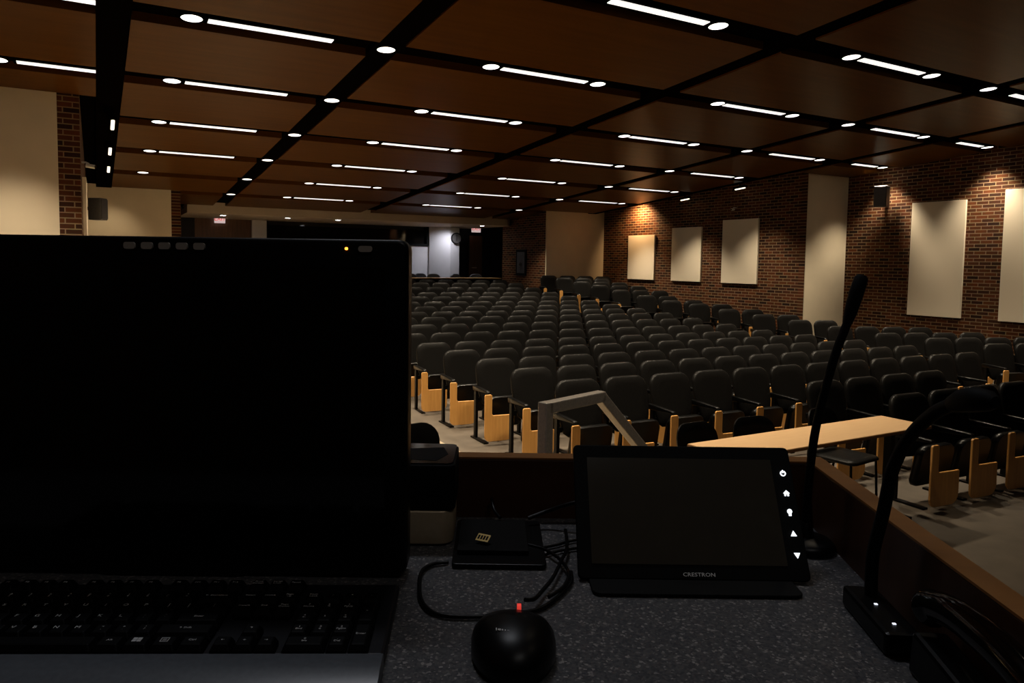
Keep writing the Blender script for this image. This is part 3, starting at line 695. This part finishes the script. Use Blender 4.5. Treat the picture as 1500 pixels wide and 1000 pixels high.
# telephone handset on its cradle
t = dthing('telephone', 'black telephone with its handset down, beside the right rim', 'telephone', .374, .535, DZ, -.09)
a = MB(); a.prism([(-.10, 0), (-.10, .024), (.085, .04), (.09, 0)], -.008, .022, 'x'); part('cradle', a, M['black'], t, False, .004)
a = MB(); a.tube(smooth_path([(.007, -.095, .054), (.007, -.078, .066), (.007, -.03, .076), (.007, .03, .076), (.007, .07, .068), (.007, .088, .058)], 4), [.010]+[.016]*3+[.0135]*14+[.016]*2+[.010], 14); part('handset', a, M['gloss'], t, True)

# boxes and tray behind the monitor
t = dthing('media_player', 'champagne metal box under the black box behind the monitor', 'box', -.146, .942, DZ)
a = MB(); a.prism(rrect(-.098, .098, -.05, .05, .018), .002, .045, 'z'); part('case', a, M['champagne'], t, True, .002)
a = MB(); a.prism(rrect(-.085, .085, -.04, .04, .015), 0, .002, 'z'); part('foot', a, M['black_matte'], t)
t = dthing('black_box', 'black electronic box with a glossy taped top, stacked on the champagne box', 'box', -.146, .9435, DZ+.0456)
a = MB(); a.prism(rrect(-.10, .10, -.05, .052, .010), 0, .058, 'z'); part('case', a, M['black_matte'], t, True, .002)
a = MB(); a.prism(rrect(-.097, .097, -.047, .051, .009), .058, .060, 'z'); part('lid', a, M['gloss'], t, True)
a = MB(); a.prism([(.028, -.03), (.075, -.036), (.088, -.004), (.08, .03), (.03, .022), (.02, 0)], .060, .0604, 'z'); part('tape_patch', a, M['black_matte'], t)
t = dthing('cable_tray', 'flat black connection tray with a small yellow sticker', 'cable tray', .004, .898, DZ)
a = MB(); a.prism(rrect(-.050, .062, -.072, .074, .006), 0, .006, 'z'); part('plate', a, M['black'], t, False, .001)
a = MB(); a.box(-.045, .042, -.045, .06, .006, .012); part('lid', a, M['black_matte'], t, False, .001)
a = MB(); a.box(-.0085, .0085, -.0055, .0055, .012, .0126); o = part('sticker', a, M['yellow'], t, loc=(-.011, -.018, 0), rot=(.5, 0, -.45), label='yellow sticker with dark blocks')
o.location.z = .008
a = MB()
for k in range(4): a.box(-.007+.0037*k, -.0045+.0037*k, -.003, .003, .0126, .0129)
part('dark_blocks', a, M['black_matte'], o)

def cable(pts, r, label, z=.0035, lift=None):
    q = [(x, y, z+(lift[i] if lift else 0)) for i, (x, y) in enumerate(pts)]
    a = MB(); a.tube(smooth_path(q, 6), r, 8)
    p = desk_pt(0, 0); solo('cable', a, M['black'], label, 'cable', (p[0], p[1], DZ), YAW, 'black cables on the desk')
cable([(-.050, .838), (-.066, .833), (-.078, .815), (-.079, .784), (-.072, .738), (-.054, .7105), (-.019, .706), (.0225, .7127), (.047, .722), (.062, .736), (.079, .763), (.091, .79), (.093, .815)], .0024, 'black cable looping left from the monitor across the desk front')
cable([(.036, .722), (.046, .733), (.056, .756), (.070, .787), (.083, .83), (.094, .87), (.098, .93)], .0022, 'black mouse cable running up to the touch panel', .006, [.008, .004, .002, .003, .004, .004, .004])
cable([(.050, .955), (.077, .962), (.112, .955), (.15, .95)], .003, 'thick black cable rising behind the touch panel', .016, [0, .008, .022, .028])
cable([(.064, .862), (.080, .873), (.094, .88), (.125, .892)], .0018, 'thin black cable from tray to panel, nearer one')
cable([(.064, .885), (.085, .896), (.105, .91), (.135, .92)], .0018, 'thin black cable from tray to panel, farther one')
cable([(.046, .885), (.065, .872), (.078, .852), (.086, .828), (.089, .80), (.080, .768), (.062, .743)], .0020, 'thin cable curling from the tray towards the mouse', .0075)
cable([(.012, .955), (.004, .975), (.0, .992)], .0022, 'short black cable going up behind the tray', .016, [0, .004, .014])

# ------------------------------------------------------------------ light
def area(name, loc, to, power, sx, sy, col):
    ld = bpy.data.lights.new(name, 'AREA'); ld.shape = 'RECTANGLE'; ld.size = sx; ld.size_y = sy; ld.energy = power; ld.color = col
    o = bpy.data.objects.new(name, ld); COL.objects.link(o); o.location = (loc[0], loc[1], loc[2]+CZ)
    o.rotation_euler = (Vector(to)-Vector(loc)).to_track_quat('-Z', 'Y').to_euler(); return o
area('desk_fill_lamp', (.58, 1.68, 2.45), (.2, .6, -.4), 11, .9, .15, (.90, .93, 1))  # added soft light over the desk, out of view; no strip fixture there
area('desk_fill_lamp', (.2, -1.4, 2.6), (.2, .4, -.4), 5, 1.2, .2, (1, .95, .90))  # added weak fill from behind the viewer for the desk fronts; no fixture
W = bpy.data.worlds.new('world'); SC.world = W; W.use_nodes = True
W.node_tree.nodes['Background'].inputs[0].default_value = (0, 0, 0, 1)
DOWN = {-3: [2.76], -2: [2.76]}  # dim unseen lamps over the stage, added to light the foreground
DOWN.update(ROWL); DOWN[0] = [.836, 2.76, 4.035]+ROWL[0]
for r, L in DOWN.items():
    v = 5.44+2.027*r
    for u in L:
        spot('downlight_or_fill_lamp', (u, v, zc(v)-.03), (u, v, -2), (190 if r == 6 else 340) if r > -2 else 40, 90, .9, (1, .84, .62), .08)
spot('downlight_or_fill_lamp', (4.4, 3.41, 2.5), (4.8, 3.6, -1.3), 150, 62, .8, (1, .84, .62), .08)  # added lamp aimed at the maple table to brighten its top
spot('downlight_or_fill_lamp', (2.76, 3.41, 2.5), (2.0, 2.6, -1.3), 120, 60, .8, (1, .84, .62), .08)  # added lamp aimed at the stage handrail to brighten it
spot('wash_spot', (13.2, 15.9, 1.47), (13.5, 15.92, 1.28), 120, 150, .5, (1, .60, .28))
spot('wash_spot', (.24, 12.3, 1.6), (-.14, 12.1, .2), 26, 80, .9)
spot('wash_spot', (.3, 16.6, 1.3), (.25, 17.65, .2), 22, 80, .9)
spot('lobby_spot', (9.75, 20.9, 1.1), (9.85, 21.6, -.3), 75, 120, .9, (.86, .88, 1), .08)
for u in (2.95, 4.62, 6.02, 10.62): spot('lobby_downlight_lamp', (u, 20.1, 1.09), (u, 20.0, -1), 22, 100, .9, (1, .88, .70), .08)
spot('lobby_downlight_lamp', (8.6, 20.1, 1.09), (8.6, 20.0, -1), 22, 100, .9, (1, .88, .70), .08)  # spot alone, no downlight fixture built at this position

SC.view_settings.view_transform = 'Standard'; SC.view_settings.look = 'None'
SC.view_settings.exposure = 0; SC.view_settings.gamma = 1; SC.view_settings.use_curve_mapping = False
